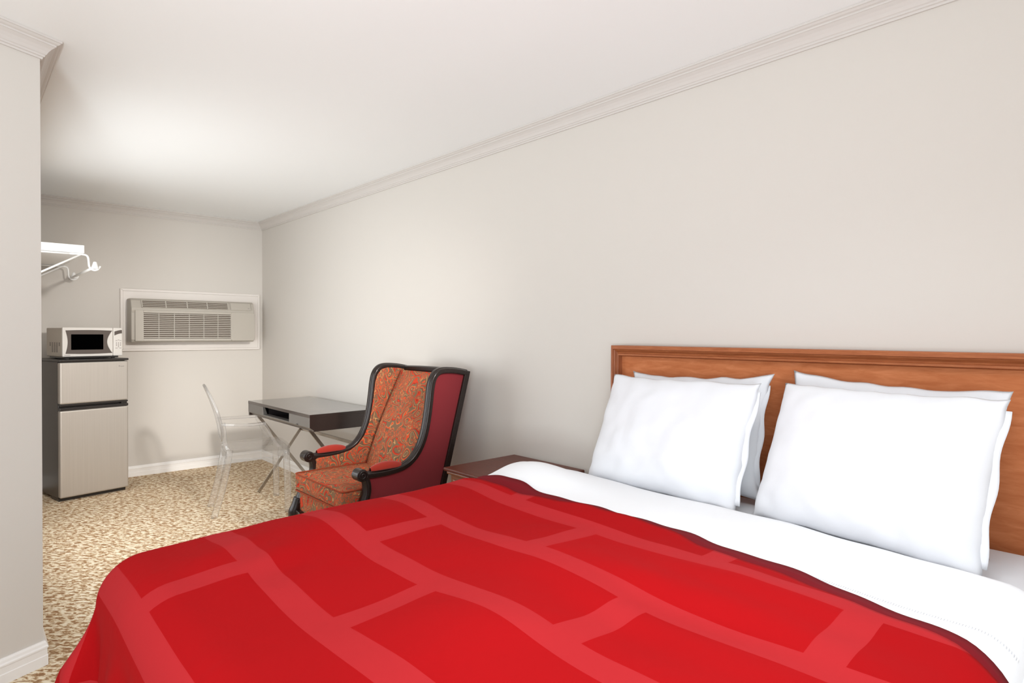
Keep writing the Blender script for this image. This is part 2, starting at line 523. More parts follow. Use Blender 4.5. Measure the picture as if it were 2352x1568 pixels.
# sloping upper outlet
A_, B_ = Vector((XA + 0.165, 1.585)), Vector((XA + 0.195, 1.52))
dn = (B_ - A_).normalized(); nn = Vector((-dn.y, dn.x))
if nn.x < 0: nn = -nn
def slope(s, h):
    p = A_ + dn * s + nn * h
    return (p.x, p.y)
def slope_box(y0, y1, s0, s1, h0, h1):
    return MB().prism([slope(s0, h0), slope(s1, h0), slope(s1, h1), slope(s0, h1)], 'y', y0, y1)
slope_box(1.205, 1.925, 0.000, 0.068, 0.0005, 0.002).obj('outlet_cavity', 'ac_dark', ac)
for i in range(5):
    s = 0.0 + i * 0.0165
    slope_box(1.205, 1.925, s, s + 0.0055, 0.001, 0.011).obj('outlet_slat', 'ac', ac)
for y in (1.205, 1.393, 1.568, 1.740, 1.925):
    slope_box(y - 0.004, y + 0.004, -0.002, 0.070, 0.001, 0.012).obj('outlet_rib', 'ac', ac)
dr = slope_box(1.948, 2.140, -0.004, 0.074, 0.0, 0.011).obj('control_door', 'ac', ac, bevel=0.007, seg=3)
slope_box(2.108, 2.122, 0.050, 0.056, 0.0112, 0.0118).obj('door_mark', 'ink', dr)

# ------------------------------------------------------------------ refrigerator
fr = thing('refrigerator', 'small two-door refrigerator with steel doors and charcoal sides', 'refrigerator', (-5.68, 0.575, 0), radians(101.3))
FW = 0.474
MB().box(0.004, FW - 0.004, 0.052, 0.48, 0.022, 1.074).obj('cabinet', 'fr_body', fr, bevel=0.006)
MB().box(-0.002, FW + 0.002, -0.004, 0.484, 1.0745, 1.092).obj('top_panel', 'black', fr, bevel=0.005)
MB().box(0.006, FW - 0.006, 0.050, 0.20, 0.0, 0.022).obj('plinth', 'black', fr)
fd = MB().box(0, FW, 0.0, 0.050, 0.748, 1.070).obj('freezer_door', 'steel', fr, bevel=0.012, seg=3)
MB().box(0.002, FW - 0.002, 0.004, 0.05, 0.735, 0.7475).obj('freezer_door_edge', 'black', fd, bevel=0.003)
emb = MB()
for k in range(10):
    xx = 0.415 + k * 0.0028
    emb.box(xx, xx + 0.0018, -0.0012, 0.001, 1.024, 1.024 + (0.005 if k % 3 else 0.006))
emb.prism([(0.407 + 0.0045 * cos(a * pi / 6), 1.029 + 0.006 * sin(a * pi / 6)) for a in range(12)], 'y', -0.0012, 0.001)
e = emb.obj('badge', 'ink', fd); e['label'] = 'tiny grey maker badge'
ld = MB().box(0, FW, 0.0, 0.050, 0.030, 0.700).obj('fridge_door', 'steel', fr, bevel=0.012, seg=3)
MB().box(0.0, FW, 0.001, 0.05, 0.7005, 0.722).obj('fridge_door_edge', 'black', ld, bevel=0.004)
MB().box(FW - 0.05, FW - 0.008, 0.006, 0.04, 0.7225, 0.7345).obj('hinge', 'black', fr, bevel=0.002)

# ------------------------------------------------------------------ microwave
mw = thing('microwave', 'white microwave oven with dark window on the refrigerator', 'microwave', (-5.735, 0.600, 1.092), radians(102.5))
MWW, MWH, MZ = 0.418, 0.229, 0.019
def fx(a): return a * MWW
def fz(a): return MZ + (1 - a) * MWH
MB().box(0.003, MWW - 0.003, 0.020, 0.335, MZ, MZ + MWH - 0.004).obj('case', 'mw_side', mw, bevel=0.006)
MB().box(0.02, MWW - 0.02, 0.03, 0.32, 0.006, MZ).obj('base', 'black', mw)
for (a, b) in ((0.04, 0.05), (0.36, 0.05), (0.04, 0.28), (0.36, 0.28)):
    MB().box(a, a + 0.02, b, b + 0.02, 0.0, 0.006).obj('foot', 'black', mw)
dmw = MB().box(0, fx(0.834), 0.0, 0.022, MZ, MZ + MWH).obj('door', 'mw', mw, bevel=0.006)
cp = MB().box(fx(0.837), MWW, 0.0, 0.022, MZ, MZ + MWH).obj('control_panel', 'mw', mw, bevel=0.006)
poly = []
for k in range(13):
    a = k / 12; poly.append((fx(0.045 + 0.035 * sin(pi * a)), fz(0.105 + 0.79 * a)))
for k in range(13):
    a = k / 12; poly.append((fx(0.045 + 0.775 * a), fz(0.895 + 0.018 * sin(pi * a))))
for k in range(13):
    a = k / 12; poly.append((fx(0.82 - 0.085 * sin(pi * a)), fz(0.895 - 0.79 * a)))
for k in range(13):
    a = k / 12; poly.append((fx(0.82 - 0.775 * a), fz(0.105 - 0.018 * sin(pi * a))))
MB().prism(poly, 'y', -0.0015, 0.001).obj('window_surround', 'mw_dark', dmw)
MB().prism(rrect(fx(0.134), fx(0.663), fz(0.765), fz(0.237), 0.003), 'y', -0.0030, 0.0).obj('window', 'mw_glass', dmw)
hp = [(fx(0.805 - 0.078 * sin(pi * k / 14)), fz(0.125 + 0.75 * k / 14)) for k in range(15)] + [(fx(0.822), fz(0.875)), (fx(0.822), fz(0.125))]
MB().prism(hp, 'y', -0.008, 0.001).obj('handle', 'mw', dmw, bevel=0.003)
arc = [(fx(0.858 + 0.132 * k / 8), fz(0.135 - 0.055 * sin(pi / 2 * k / 8))) for k in range(9)]
arc += [(fx(0.99 - 0.132 * k / 8), fz(0.275 - 0.075 * sin(pi / 2 * (1 - k / 8)))) for k in range(9)]
MB().prism(arc, 'y', -0.0012, 0.001).obj('display', 'mw_dark', cp)
kb = MB()
for cx, rows in ((0.893, 3), (0.930, 4), (0.965, 3)):
    for r in range(rows):
        kb.box(fx(cx) - 0.0032, fx(cx) + 0.0032, -0.001, 0.001, fz(0.535 + r * 0.048) - 0.004, fz(0.535 + r * 0.048) + 0.003)
for cx, zz, ww_ in ((0.893, 0.46, 0.006), (0.93, 0.435, 0.006), (0.965, 0.46, 0.006), (0.893, 0.725, 0.008), (0.962, 0.725, 0.008)):
    kb.box(fx(cx) - ww_, fx(cx) + ww_, -0.001, 0.001, fz(zz) - 0.0022, fz(zz) + 0.0022)
k_ = kb.obj('keypad', 'ink', cp); k_['kind'] = 'stuff'
lg = MB()
for k in range(7):
    lg.box(fx(0.03) + k * 0.0055, fx(0.03) + k * 0.0055 + 0.004, -0.001, 0.001, fz(0.955), fz(0.955) + 0.0045)
e = lg.obj('maker_mark', 'ink', dmw); e['kind'] = 'stuff'
sv = MB()
for c_ in range(5):
    for r in range(8):
        if c_ in (0, 4) and r > 2: continue
        yy = 0.062 + c_ * 0.046; zz = MZ + 0.104 - r * 0.0098
        sv.box(0.0005, 0.004, yy, yy + 0.016, zz, zz + 0.0052)
e = sv.obj('side_vent', 'mw_dark', mw); e['kind'] = 'stuff'

# ------------------------------------------------------------------ closet shelf with rod
sh = thing('closet_shelf', 'white wall shelf with hooked brackets above the microwave', 'shelf', (-5.7, 0.25, 1.85), world=True)
MB().box(XA + 0.002, -5.108, P1[1] + 0.002, 0.660, 1.853, 1.908).obj('shelf_board', 'white', sh, bevel=0.003)
for xb in (-5.13, -6.17):
    b = MB()
    b.tube([(xb, P1[1] + 0.004, 1.846), (xb, 0.63, 1.846)], 0.006, 8)
    b.tube([(xb, P1[1] + 0.004, 1.600), (xb, 0.640, 1.843)], 0.0065, 8)
    hk = cat_rom([(xb, 0.58, 1.846), (xb, 0.660, 1.846), (xb, 0.682, 1.832), (xb, 0.687, 1.80), (xb, 0.690, 1.768), (xb, 0.702, 1.748), (xb, 0.722, 1.741), (xb, 0.743, 1.750), (xb, 0.755, 1.772)], 5)
    b.tube(hk, 0.0065, 8)
    br = b.obj('bracket', 'white', sh, smooth=True)
    cyl = MB().tube([(xb + 0.012, 0.722, 1.749), (xb + 0.012, 0.722, 1.772), (xb + 0.012, 0.722, 1.800)], 0.022, 10, scales=[1.15, 0.8, 0.45])
    cyl.obj('hook_cap', 'white', br, smooth=True, bevel=0.004)
MB().tube([(XA + 0.002, 0.711, 1.757), (-5.10, 0.711, 1.757)], 0.009, 10, ref=(0, 0, 1)).obj('rod', 'white', sh, smooth=True)

# ------------------------------------------------------------------ desk
dk = thing('desk', 'dark espresso desk with open cubby and crossed metal legs', 'desk', (-4.47, 2.0, 0), world=True)
dx0, dx1, dy0, dy1 = -5.05, -3.89, 1.745, 2.265
MB().box(dx0, dx1, dy0, dy1, 0.728, 0.750).obj('desktop', 'desk', dk, bevel=0.002)
MB().box(dx0 + 0.002, dx1 - 0.002, dy0 + 0.03, dy1, 0.632, 0.646).obj('underside', 'desk', dk, bevel=0.002)
MB().box(dx0 + 0.001, dx0 + 0.02, dy0 + 0.004, dy1, 0.634, 0.728).obj('end_panel', 'desk', dk)
MB().prism([(dy0 + 0.002, 0.728), (dy1, 0.728), (dy1, 0.634), (dy0 + 0.04, 0.634), (dy0 + 0.002, 0.662)], 'x', dx1 - 0.02, dx1 - 0.001).obj('end_panel', 'desk', dk)
MB().box(dx0 + 0.02, dx1 - 0.02, dy1 - 0.015, dy1, 0.646, 0.728).obj('back_panel', 'desk', dk)
fpoly = [(dy0 + 0.001, 0.728), (dy0 + 0.018, 0.728), (dy0 + 0.045, 0.646), (dy0 + 0.034, 0.636), (dy0 + 0.001, 0.660)]
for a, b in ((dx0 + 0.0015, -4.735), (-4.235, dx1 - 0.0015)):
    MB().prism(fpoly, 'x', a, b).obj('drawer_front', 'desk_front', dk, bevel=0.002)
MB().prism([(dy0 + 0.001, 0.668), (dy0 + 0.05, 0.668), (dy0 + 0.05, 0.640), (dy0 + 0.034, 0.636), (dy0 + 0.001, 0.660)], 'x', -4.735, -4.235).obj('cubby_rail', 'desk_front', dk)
for xx in (-4.745, -4.235):
    MB().box(xx, xx + 0.01, dy0 + 0.05, dy1 - 0.02, 0.646, 0.728).obj('divider', 'desk_in', dk)
MB().box(-4.70, -4.27, dy1 - 0.2, dy1 - 0.19, 0.647, 0.727).obj('cubby_back', 'desk_in', dk)
MB().box(-4.10, -4.075, dy0 - 0.004, dy0 + 0.002, 0.664, 0.669).obj('drawer_pull', 'black', dk)
def bar(a, b, wd, th):
    return MB().sweep([a, b], [(-wd, -th), (wd, -th), (wd, th), (-wd, th)])
for xl in (-4.97, -4.0):
    xb = bar((xl - 0.0065, 1.80, 0.004), (xl - 0.0065, 2.255, 0.630), 0.006, 0.011).obj('leg_bar', 'chrome', dk)
    xb = bar((xl + 0.0065, 1.795, 0.630), (xl + 0.0065, 2.265, 0.004), 0.006, 0.011).obj('leg_bar', 'chrome', dk)
MB().box(-4.965, -4.005, 2.150, 2.166, 0.478, 0.500).obj('stretcher', 'chrome', dk)

# ------------------------------------------------------------------ clear acrylic armchair
gc = thing('acrylic_chair', 'clear acrylic armchair with oval back pulled up to the desk', 'chair', (-4.61, 1.60, 0), radians(-12))
def leg_sec(r): return [(r * a, r * b) for a, b in ((-1, -0.6), (-0.6, -1), (0.6, -1), (1, -0.6), (1, 0.6), (0.6, 1), (-0.6, 1), (-1, 0.6))]
for sx in (-1, 1):
    MB().sweep(cat_rom([(sx * 0.232, 0.222, 0.452), (sx * 0.238, 0.226, 0.30), (sx * 0.243, 0.230, 0.14), (sx * 0.246, 0.232, 0.0)], 4), leg_sec(0.021), scales=None).obj('leg', 'acrylic2', gc, smooth=True)
    MB().sweep(cat_rom([(sx * 0.188, -0.150, 0.470), (sx * 0.182, -0.165, 0.36), (sx * 0.172, -0.200, 0.18), (sx * 0.160, -0.250, 0.0)], 4), leg_sec(0.020)).obj('leg', 'acrylic2', gc, smooth=True)
    arm = cat_rom([(sx * 0.178, -0.185, 0.655), (sx * 0.212, -0.10, 0.650), (sx * 0.228, 0.0, 0.648), (sx * 0.222, 0.080, 0.652)], 5)
    MB().sweep(arm, [(-0.022, -0.009), (0.022, -0.009), (0.022, 0.009), (-0.022, 0.009)], ref=(1, 0, 0)).obj('armrest', 'acrylic2', gc, bevel=0.004)
    post = cat_rom([(sx * 0.222, 0.078, 0.642), (sx * 0.224, 0.100, 0.600), (sx * 0.230, 0.128, 0.540), (sx * 0.236, 0.170, 0.478)], 4)
    MB().sweep(post, [(-0.018, -0.009), (0.018, -0.009), (0.018, 0.009), (-0.018, 0.009)]).obj('arm_post', 'acrylic2', gc, bevel=0.004)
seat_pts = [(-0.262, 0.215), (-0.250, 0.245), (-0.15, 0.262), (0, 0.268), (0.15, 0.262), (0.250, 0.245), (0.262, 0.215), (0.235, 0.0), (0.208, -0.150), (0.180, -0.180), (0, -0.190), (-0.180, -0.180), (-0.208, -0.150), (-0.235, 0.0)]
MB().prism(seat_pts, 'z', 0.454, 0.472).obj('seat', 'acrylic', gc, bevel=0.006)
ap = [(p[0] * 0.95, p[1] * 0.95, 0.430) for p in seat_pts]
MB().sweep(ap, [(-0.022, -0.004), (0.022, -0.004), (0.022, 0.004), (-0.022, 0.004)], ref=(0, 0, 1), closed=True).obj('seat_apron', 'acrylic2', gc)
def back_pt(u, v, off):
    zz = 0.50 + v * 0.425
    tt = (zz - 0.50) / 0.425
    yy = -0.185 - 0.115 * tt ** 1.7 + 0.020 * (u * u) * 4
    return (u, yy + off, zz)
outl = []
for k in range(40):
    a = 2 * pi * k / 40
    x = 0.186 * cos(a); v = 0.52 + 0.48 * sin(a)
    outl.append((x, v))
bk_ = MB()
nr_, na_ = 5, 40
for off in (0.0, -0.012):
    pass
vs, fs = [], []
for off in (0.006, -0.006):
    for r in range(1, nr_ + 1):
        for k in range(na_):
            x, v = outl[k]
            q = r / nr_
            vs.append(back_pt(x * q, 0.52 + (v - 0.52) * q, off))
    vs.append(back_pt(0, 0.52, off))
half = nr_ * na_ + 1
for h_ in (0, 1):
    b0 = h_ * half
    for r in range(nr_ - 1):
        for k in range(na_):
            k2 = (k + 1) % na_
            fs.append((b0 + r * na_ + k, b0 + r * na_ + k2, b0 + (r + 1) * na_ + k2, b0 + (r + 1) * na_ + k))
    for k in range(na_):
        fs.append((b0 + half - 1, b0 + (k + 1) % na_, b0 + k))
for k in range(na_):
    k2 = (k + 1) % na_
    a0 = (nr_ - 1) * na_
    fs.append((a0 + k, a0 + k2, half + a0 + k2, half + a0 + k))
MB().add(vs, fs).obj('backrest', 'acrylic', gc, smooth=True)
rim = [Vector(back_pt(x, v, 0)) for x, v in outl]
MB().tube(rim, 0.009, 8, ref=(0, 1, 0), closed=True).obj('back_rim', 'acrylic2', gc, smooth=True)
for sx in (-1, 1):
    MB().sweep(cat_rom([(sx * 0.175, -0.160, 0.470), (sx * 0.165, -0.178, 0.52), (sx * 0.172, -0.185, 0.60), (sx * 0.180, -0.190, 0.665)], 4), leg_sec(0.014)).obj('back_post', 'acrylic2', gc, smooth=True)

# ------------------------------------------------------------------ wingback armchair
ch = thing('wingback_armchair', 'wingback armchair in orange paisley with dark carved wood and red sides', 'armchair', (-3.02, 1.80, 0), world=True)
XN, XFAR = -2.69, -3.35
prof_pts = [(2.150, 1.078), (2.07, 1.093), (1.99, 1.098), (1.945, 1.088), (1.915, 1.055), (1.900, 1.00), (1.890, 0.92), (1.876, 0.83), (1.856, 0.75), (1.826, 0.685), (1.785, 0.636), (1.735, 0.606), (1.67, 0.592), (1.59, 0.587), (1.50, 0.590)]
curve = cat_rom([(0, a, b) for a, b in prof_pts], 5)
SEC = [(-0.026, -0.013), (-0.020, -0.017), (0.020, -0.017), (0.026, -0.013), (0.026, 0.008), (0.019, 0.012), (0.015, 0.012), (0.011, 0.018), (-0.011, 0.018), (-0.015, 0.012), (-0.019, 0.012), (-0.026, 0.008)]
side_poly = [(1.455, 0.30), (1.475, 0.40), (1.505, 0.47), (1.515, 0.53), (1.52, 0.585), (1.60, 0.585), (1.67, 0.590), (1.735, 0.603), (1.785, 0.633), (1.826, 0.68), (1.856, 0.748), (1.876, 0.83), (1.890, 0.92), (1.900, 1.0), (1.917, 1.05), (1.947, 1.082), (1.99, 1.092), (2.07, 1.087), (2.14, 1.073), (1.925, 0.30)]
for X, sg in ((XN, 1), (XFAR, -1)):
    pth = [(X - sg * 0.022, p.y, p.z) for p in curve]
    MB().sweep(pth, SEC, ref=(1, 0, 0)).obj('wing_frame', 'frame', ch, smooth=True, bevel=0.003)
    # scroll hand rest
    sc_ = MB()
    cx = X - sg * 0.022
    ring = [(cx, 1.478 + 0.031 * cos(a * pi / 12), 0.594 + 0.031 * sin(a * pi / 12)) for a in range(24)]
    sc_.add([(cx - 0.032, p[1], p[2]) for p in ring] + [(cx + 0.032, p[1], p[2]) for p in ring],
            [tuple(range(24))[::-1], tuple(range(24, 48))] + [(i, (i + 1) % 24, 24 + (i + 1) % 24, 24 + i) for i in range(24)])
    so = sc_.obj('hand_scroll', 'frame', ch, smooth=False, bevel=0.005, seg=3)
    for sd in (-1, 1):
        spr = MB()
        pts = []
        for k in range(40):
            a = -0.6 + k / 39 * 3.6 * pi
            r = 0.026 * (1 - k / 44)
            pts.append((cx + sd * 0.033, 1.478 + r * cos(a), 0.594 + r * sin(a)))
        spr.tube(pts, 0.0036, 6)
        spr.obj('scroll_carving', 'frame', so, smooth=True)
    # curved post and cabriole leg
    post = cat_rom([(cx, 1.500, 0.580), (cx, 1.512, 0.545), (cx, 1.513, 0.505), (cx, 1.498, 0.460), (cx, 1.468, 0.415), (cx, 1.440, 0.375), (cx, 1.428, 0.335)], 5)
    MB().sweep(post, SEC, ref=(1, 0, 0), scales=[0.95 + 0.25 * i / (len(post) - 1) for i in range(len(post))]).obj('arm_post', 'frame', ch, smooth=True)
    lg_ = cat_rom([(cx, 1.432, 0.365), (cx + sg * 0.004, 1.420, 0.315), (cx + sg * 0.010, 1.408, 0.270), (cx + sg * 0.008, 1.416, 0.20), (cx, 1.438, 0.11), (cx, 1.440, 0.05), (cx, 1.425, 0.018), (cx, 1.415, 0.0)], 5)
    n_ = len(lg_)
    scl = []
    for i in range(n_):
        u = i / (n_ - 1)
        scl.append(1.25 - 0.75 * u + 0.45 * exp(-((u - 0.25) / 0.16) ** 2) + (0.35 * max(0, u - 0.85) / 0.15))
    MB().tube(lg_, 0.024, 10, scales=scl).obj('front_leg', 'frame', ch, smooth=True)
    MB().sweep([(cx, 1.945, 0.31), (cx, 1.955, 0.18), (cx, 1.985, 0.0)], [(-0.022, -0.022), (0.022, -0.022), (0.022, 0.022), (-0.022, 0.022)], scales=[1, 0.9, 0.7]).obj('rear_leg', 'frame', ch)
    # rear post strip
    MB().sweep([(cx, 1.932, 0.29), (cx, 2.150, 1.090)], [(-0.024, -0.017), (0.024, -0.017), (0.024, 0.017), (-0.024, 0.017)]).obj('back_post', 'frame', ch, bevel=0.003)
    # side panels: red outside, paisley inside
    MB().prism(side_poly, 'x', X - sg * 0.012, X - sg * 0.024).obj('outer_side', 'red_out', ch)
    inn = MB().prism(side_poly[:-1] + [(1.955, 0.42), (1.60, 0.40)][:0] + [side_poly[-1]], 'x', X - sg * 0.024, X - sg * 0.05)
    inn.obj('inner_wing', 'paisley', ch, bevel=0.010, seg=3)
    # arm pad
    def padf(u, v):
        a = 2 * pi * u
        yy = 1.535 + 0.185 * v
        bul = (max(0.0, sin(pi * min(max(v * 0.94 + 0.03, 0), 1)))) ** 0.35
        return (cx + 0.026 * cos(a) * bul, yy, 0.606 + 0.010 * (1 - v) * 0 + (0.032 if sin(a) > 0 else 0.010) * sin(a) * bul + 0.004 * sin(pi * v))
    MB().grid(padf, 20, 16).obj('arm_pad', 'red_pad', ch, smooth=True)
    # wood side rail
    MB().box(cx - 0.022, cx + 0.022, 1.44, 1.95, 0.285, 0.315).obj('side_rail', 'frame', ch, bevel=0.005)
# back: padded front, red rear, top rail
def backf(u, v):
    x = XFAR + 0.055 + (XN - XFAR - 0.11) * u
    z = 0.40 + 0.665 * v
    ybase = 1.835 + (2.115 - 1.835) * (z - 0.40) / 0.665
    bul = 0.078 * (max(0, 1 - (2 * u - 1) ** 4)) ** 0.6 * (0.6 + 0.4 * sin(pi * min(1, v * 1.02)))
    return (x, ybase - bul, z)
MB().grid(backf, 20, 20).obj('back_pad', 'paisley', ch, smooth=True, solid=-0.02)
MB().prism([(1.930, 0.30), (1.945, 0.30), (2.160, 1.075), (2.145, 1.075)], 'x', XFAR + 0.02, XN - 0.02).obj('outer_back', 'red_out', ch)
MB().prism([(1.90, 0.30), (1.93, 0.30), (2.145, 1.07), (2.118, 1.07)], 'x', XFAR + 0.05, XN - 0.05).obj('back_core', 'red_out', ch)
tr_ = [(XFAR + 0.02 + (XN - XFAR - 0.04) * k / 16, 2.135, 1.078 + 0.006 * sin(pi * k / 16)) for k in range(17)]
MB().sweep(tr_, [(-0.022, -0.014), (0.022, -0.014), (0.022, 0.012), (0.012, 0.018), (-0.012, 0.018), (-0.022, 0.012)], ref=(0, 1, 0)).obj('top_rail', 'frame', ch, smooth=False, bevel=0.003)
# seat cushion
cx0, cx1, cy0, cy1, cz0, cz1 = -3.298, -2.735, 1.392, 1.86, 0.418, 0.512
def cushf(u, v):
    return (cx0 + (cx1 - cx0) * u, cy0 + (cy1 - cy0) * v, cz1 + 0.016 * (sin(pi * u) * sin(pi * v)) ** 0.6)
cb = MB()
cb.grid(cushf, 16, 16)
nb = len(cb.v)
ring = [i for i in range(17)] + [j * 17 + 16 for j in range(1, 17)] + [16 * 17 + i for i in range(15, -1, -1)] + [j * 17 for j in range(15, 0, -1)]
low = []
for idx in ring:
    p = cb.v[idx]; low.append((p[0], p[1] + 0.004, cz0))
cb.v += low
L_ = len(ring)
for i in range(L_):
    cb.f.append((ring[i], ring[(i + 1) % L_], nb + (i + 1) % L_, nb + i))
cb.f.append(tuple(nb + i for i in range(L_)))
cush = cb.obj('seat_cushion', 'paisley', ch, smooth=True, bevel=0.014, seg=4)
for zz in (cz1 + 0.002, cz0 + 0.004):
    pp = [(a, b, zz) for a, b in rrect(cx0 + 0.001, cx1 - 0.001, cy0 + 0.001, cy1, 0.02, 4)]
    MB().tube(pp, 0.0042, 6, ref=(0, 0, 1), closed=True).obj('piping', 'piping', cush, smooth=True)
# upholstered front rail and carved apron
MB().box(-3.315, -2.725, 1.424, 1.50, 0.285, 0.404).obj('front_rail', 'paisley', ch, bevel=0.015, seg=3)
MB().box(-3.31, -2.73, 1.50, 1.93, 0.29, 0.414).obj('seat_base', 'red_out', ch)
ax = []
for k in range(25):
    u = -1 + 2 * k / 24
    zz = 0.300 - 0.028 * (1 - u * u) ** 1.0 + 0.018 * cos(2 * pi * u) - 0.11 * max(0, abs(u) - 0.80) ** 1.5 / 0.09
    ax.append((-3.02 + 0.320 * u, 1.416 - 0.006 * (1 - u * u), zz))
MB().sweep(ax, [(-0.016, -0.014), (0.016, -0.014), (0.016, 0.008), (0.008, 0.014), (-0.016, 0.014)], ref=(0, 1, 0)).obj('apron', 'frame', ch, bevel=0.003)

# ------------------------------------------------------------------ nightstand
ns = thing('nightstand', 'dark cherry nightstand between armchair and bed', 'nightstand', (-2.18, 2.0, 0), world=True)
nx0, nx1, ny0, ny1 = -2.445, -1.93, 1.795, 2.285
MB().box(nx0, nx1, ny0, ny1, 0.612, 0.630).obj('top', 'ns', ns, bevel=0.006, seg=3)
MB().box(nx0 + 0.012, nx1 - 0.012, ny0 + 0.012, ny1, 0.596, 0.612).obj('top_moulding', 'ns_front', ns, bevel=0.006, seg=3)
MB().box(nx0 + 0.026, nx1 - 0.026, ny0 + 0.030, ny1 - 0.005, 0.05, 0.596).obj('carcass', 'ns_front', ns, bevel=0.003)
for za, zb in ((0.40, 0.575), (0.205, 0.38), (0.07, 0.19)):
    d_ = MB().box(nx0 + 0.055, nx1 - 0.055, ny0 + 0.016, ny0 + 0.032, za, zb).obj('drawer', 'ns_front', ns, bevel=0.004)
    MB().box(nx0 + 0.075, nx1 - 0.075, ny0 + 0.010, ny0 + 0.018, za + 0.02, zb - 0.02).obj('drawer_panel', 'ns', d_, bevel=0.003)
    MB().tube([(-2.187, ny0 + 0.012, (za + zb) / 2), (-2.187, ny0 - 0.004, (za + zb) / 2), (-2.187, ny0 - 0.012, (za + zb) / 2)], 0.012, 10, scales=[0.6, 0.6, 1.1]).obj('knob', 'black', d_, smooth=True)
for a in (nx0 + 0.03, nx1 - 0.07):
    for b in (ny0 + 0.035, ny1 - 0.05):
        MB().box(a, a + 0.04, b, b + 0.04, 0, 0.05).obj('foot', 'ns', ns)

# ------------------------------------------------------------------ headboard
hb = thing('headboard', 'cherry wood headboard with moulded frame on the long wall', 'headboard', (-0.92, 2.28, 0.65), world=True)
hx0, hx1, hz0, hz1 = -1.735, -0.09, 0.650, 1.250
MB().box(hx0 + 0.03, hx1 - 0.03, 2.268, 2.318, hz0, hz1 - 0.03).obj('panel', 'hb', hb)
HP = [(0.0, 2.318), (0.0, 2.236), (0.003, 2.232), (0.016, 2.232), (0.018, 2.238), (0.022, 2.240), (0.030, 2.250), (0.036, 2.252), (0.038, 2.246), (0.045, 2.246), (0.047, 2.258), (0.050, 2.267), (0.050, 2.318)]
def hb_piece(a_fn, b_fn):
    k = len(HP)
    A = [a_fn(o, y) for o, y in HP]; B = [b_fn(o, y) for o, y in HP]
    return MB().add(A + B, [tuple(range(k))[::-1], tuple(range(k, 2 * k))] + [(i, (i + 1) % k, k + (i + 1) % k, k + i) for i in range(k)])
hb_piece(lambda o, y: (hx0 + o * 0.78, y, hz1 - o), lambda o, y: (hx1 - o * 0.78, y, hz1 - o)).obj('top_moulding', 'hbm', hb)
hb_piece(lambda o, y: (hx0 + o * 0.78, y, hz0), lambda o, y: (hx0 + o * 0.78, y, hz1 - o)).obj('side_moulding', 'hbs', hb)
hb_piece(lambda o, y: (hx1 - o * 0.78, y, hz0), lambda o, y: (hx1 - o * 0.78, y, hz1 - o)).obj('side_moulding', 'hbs', hb)

# ------------------------------------------------------------------ bed
bd = thing('bed', 'queen bed with white fitted mattress under duvet and red blanket', 'bed', (-0.93, 1.2, 0), world=True)
BX0, BX1, BY0, BY1 = -1.745, -0.125, 0.270, 2.225
MB().box(BX0 + 0.01, BX1 - 0.01, BY0 + 0.01, BY1, 0.14, 0.42).obj('box_spring', 'sheet', bd, bevel=0.02, seg=3)
MB().box(BX0, BX1, BY0, BY1, 0.425, 0.690).obj('mattress', 'sheet', bd, bevel=0.06, seg=5, smooth=True)
for a in (BX0 + 0.08, BX1 - 0.14):
    for b in (BY0 + 0.08, BY1 - 0.14):
        MB().box(a, a + 0.06, b, b + 0.06, 0, 0.14).obj('leg', 'black', bd)

def g2(x, y, cx, cy, sx, sy):
    return exp(-((x - cx) / sx) ** 2 - ((y - cy) / sy) ** 2)

def topz(x, y):
    z = 0.738
    z += 0.030 * g2(x, y, -1.55, 0.75, 0.16, 0.28)
    z += 0.020 * g2(x, y, -1.60, 1.15, 0.16, 0.25)
    z += 0.062 * g2(x, y, -1.60, 1.60, 0.22, 0.17)
    z += 0.018 * g2(x, y, -1.35, 1.55, 0.35, 0.25)
    z -= 0.012 * g2(x, y, -1.15, 0.62, 0.20, 0.20)
    z += 0.022 * g2(x, y, -0.85, 0.72, 0.16, 0.16)
    z += 0.018 * g2(x, y, -0.95, 1.05, 0.22, 0.14)
    z -= 0.010 * g2(x, y, -0.65, 0.95, 0.15, 0.15)
    z += 0.014 * g2(x, y, -1.45, 0.45, 0.15, 0.12)
    z += 0.020 * g2(x, y, -0.55, 1.22, 0.22, 0.10)
    z += 0.007 * sin((y + 0.22 * x + 0.05 * sin(x * 5)) * 40) * g2(x, y, -0.60, 1.08, 0.28, 0.17)
    z += 0.005 * sin((x * 0.9 + y * 0.5) * 42) * g2(x, y, -1.42, 0.55, 0.12, 0.10)
    z += 0.006 * nz(x * 3.1, y * 3.7, 1.3) + 0.003 * nz(x * 7, y * 9, 4.1)
    return z

def drape(s, t, rx0, rx1, ry0, ry1, r, lift, flare=0.10, fold=0.018, seed=0.0):
    """cloth point for flat coordinates s,t over the rounded top rx0..rx1, ry0..ry1 (inner rectangle)"""
    qx = min(max(s, rx0), rx1); qy = min(max(t, ry0), ry1)
    dx, dy = s - qx, t - qy
    d = sqrt(dx * dx + dy * dy)
    z = topz(qx, qy) + lift
    if d < 1e-9:
        return (s, t, z)
    ux, uy = dx / d, dy / d
    a = d / r
    if a < pi / 2:
        out_, dz = r * sin(a), r * (1 - cos(a))
    else:
        rest = d - r * pi / 2
        out_, dz = r + rest * flare, r + rest * sqrt(1 - flare * flare)
        cn = abs(ux * uy) * 2
        along = s * abs(uy) + t * abs(ux) + atan2(uy, ux) * 0.25
        wv = sin(along * 21 + seed) * 0.6 + sin(along * 37 + seed * 2.1) * 0.4
        out_ += fold * wv * min(1, rest / 0.15) + 0.25 * rest * cn
    return (qx + ux * out_, qy + uy * out_, z - dz)

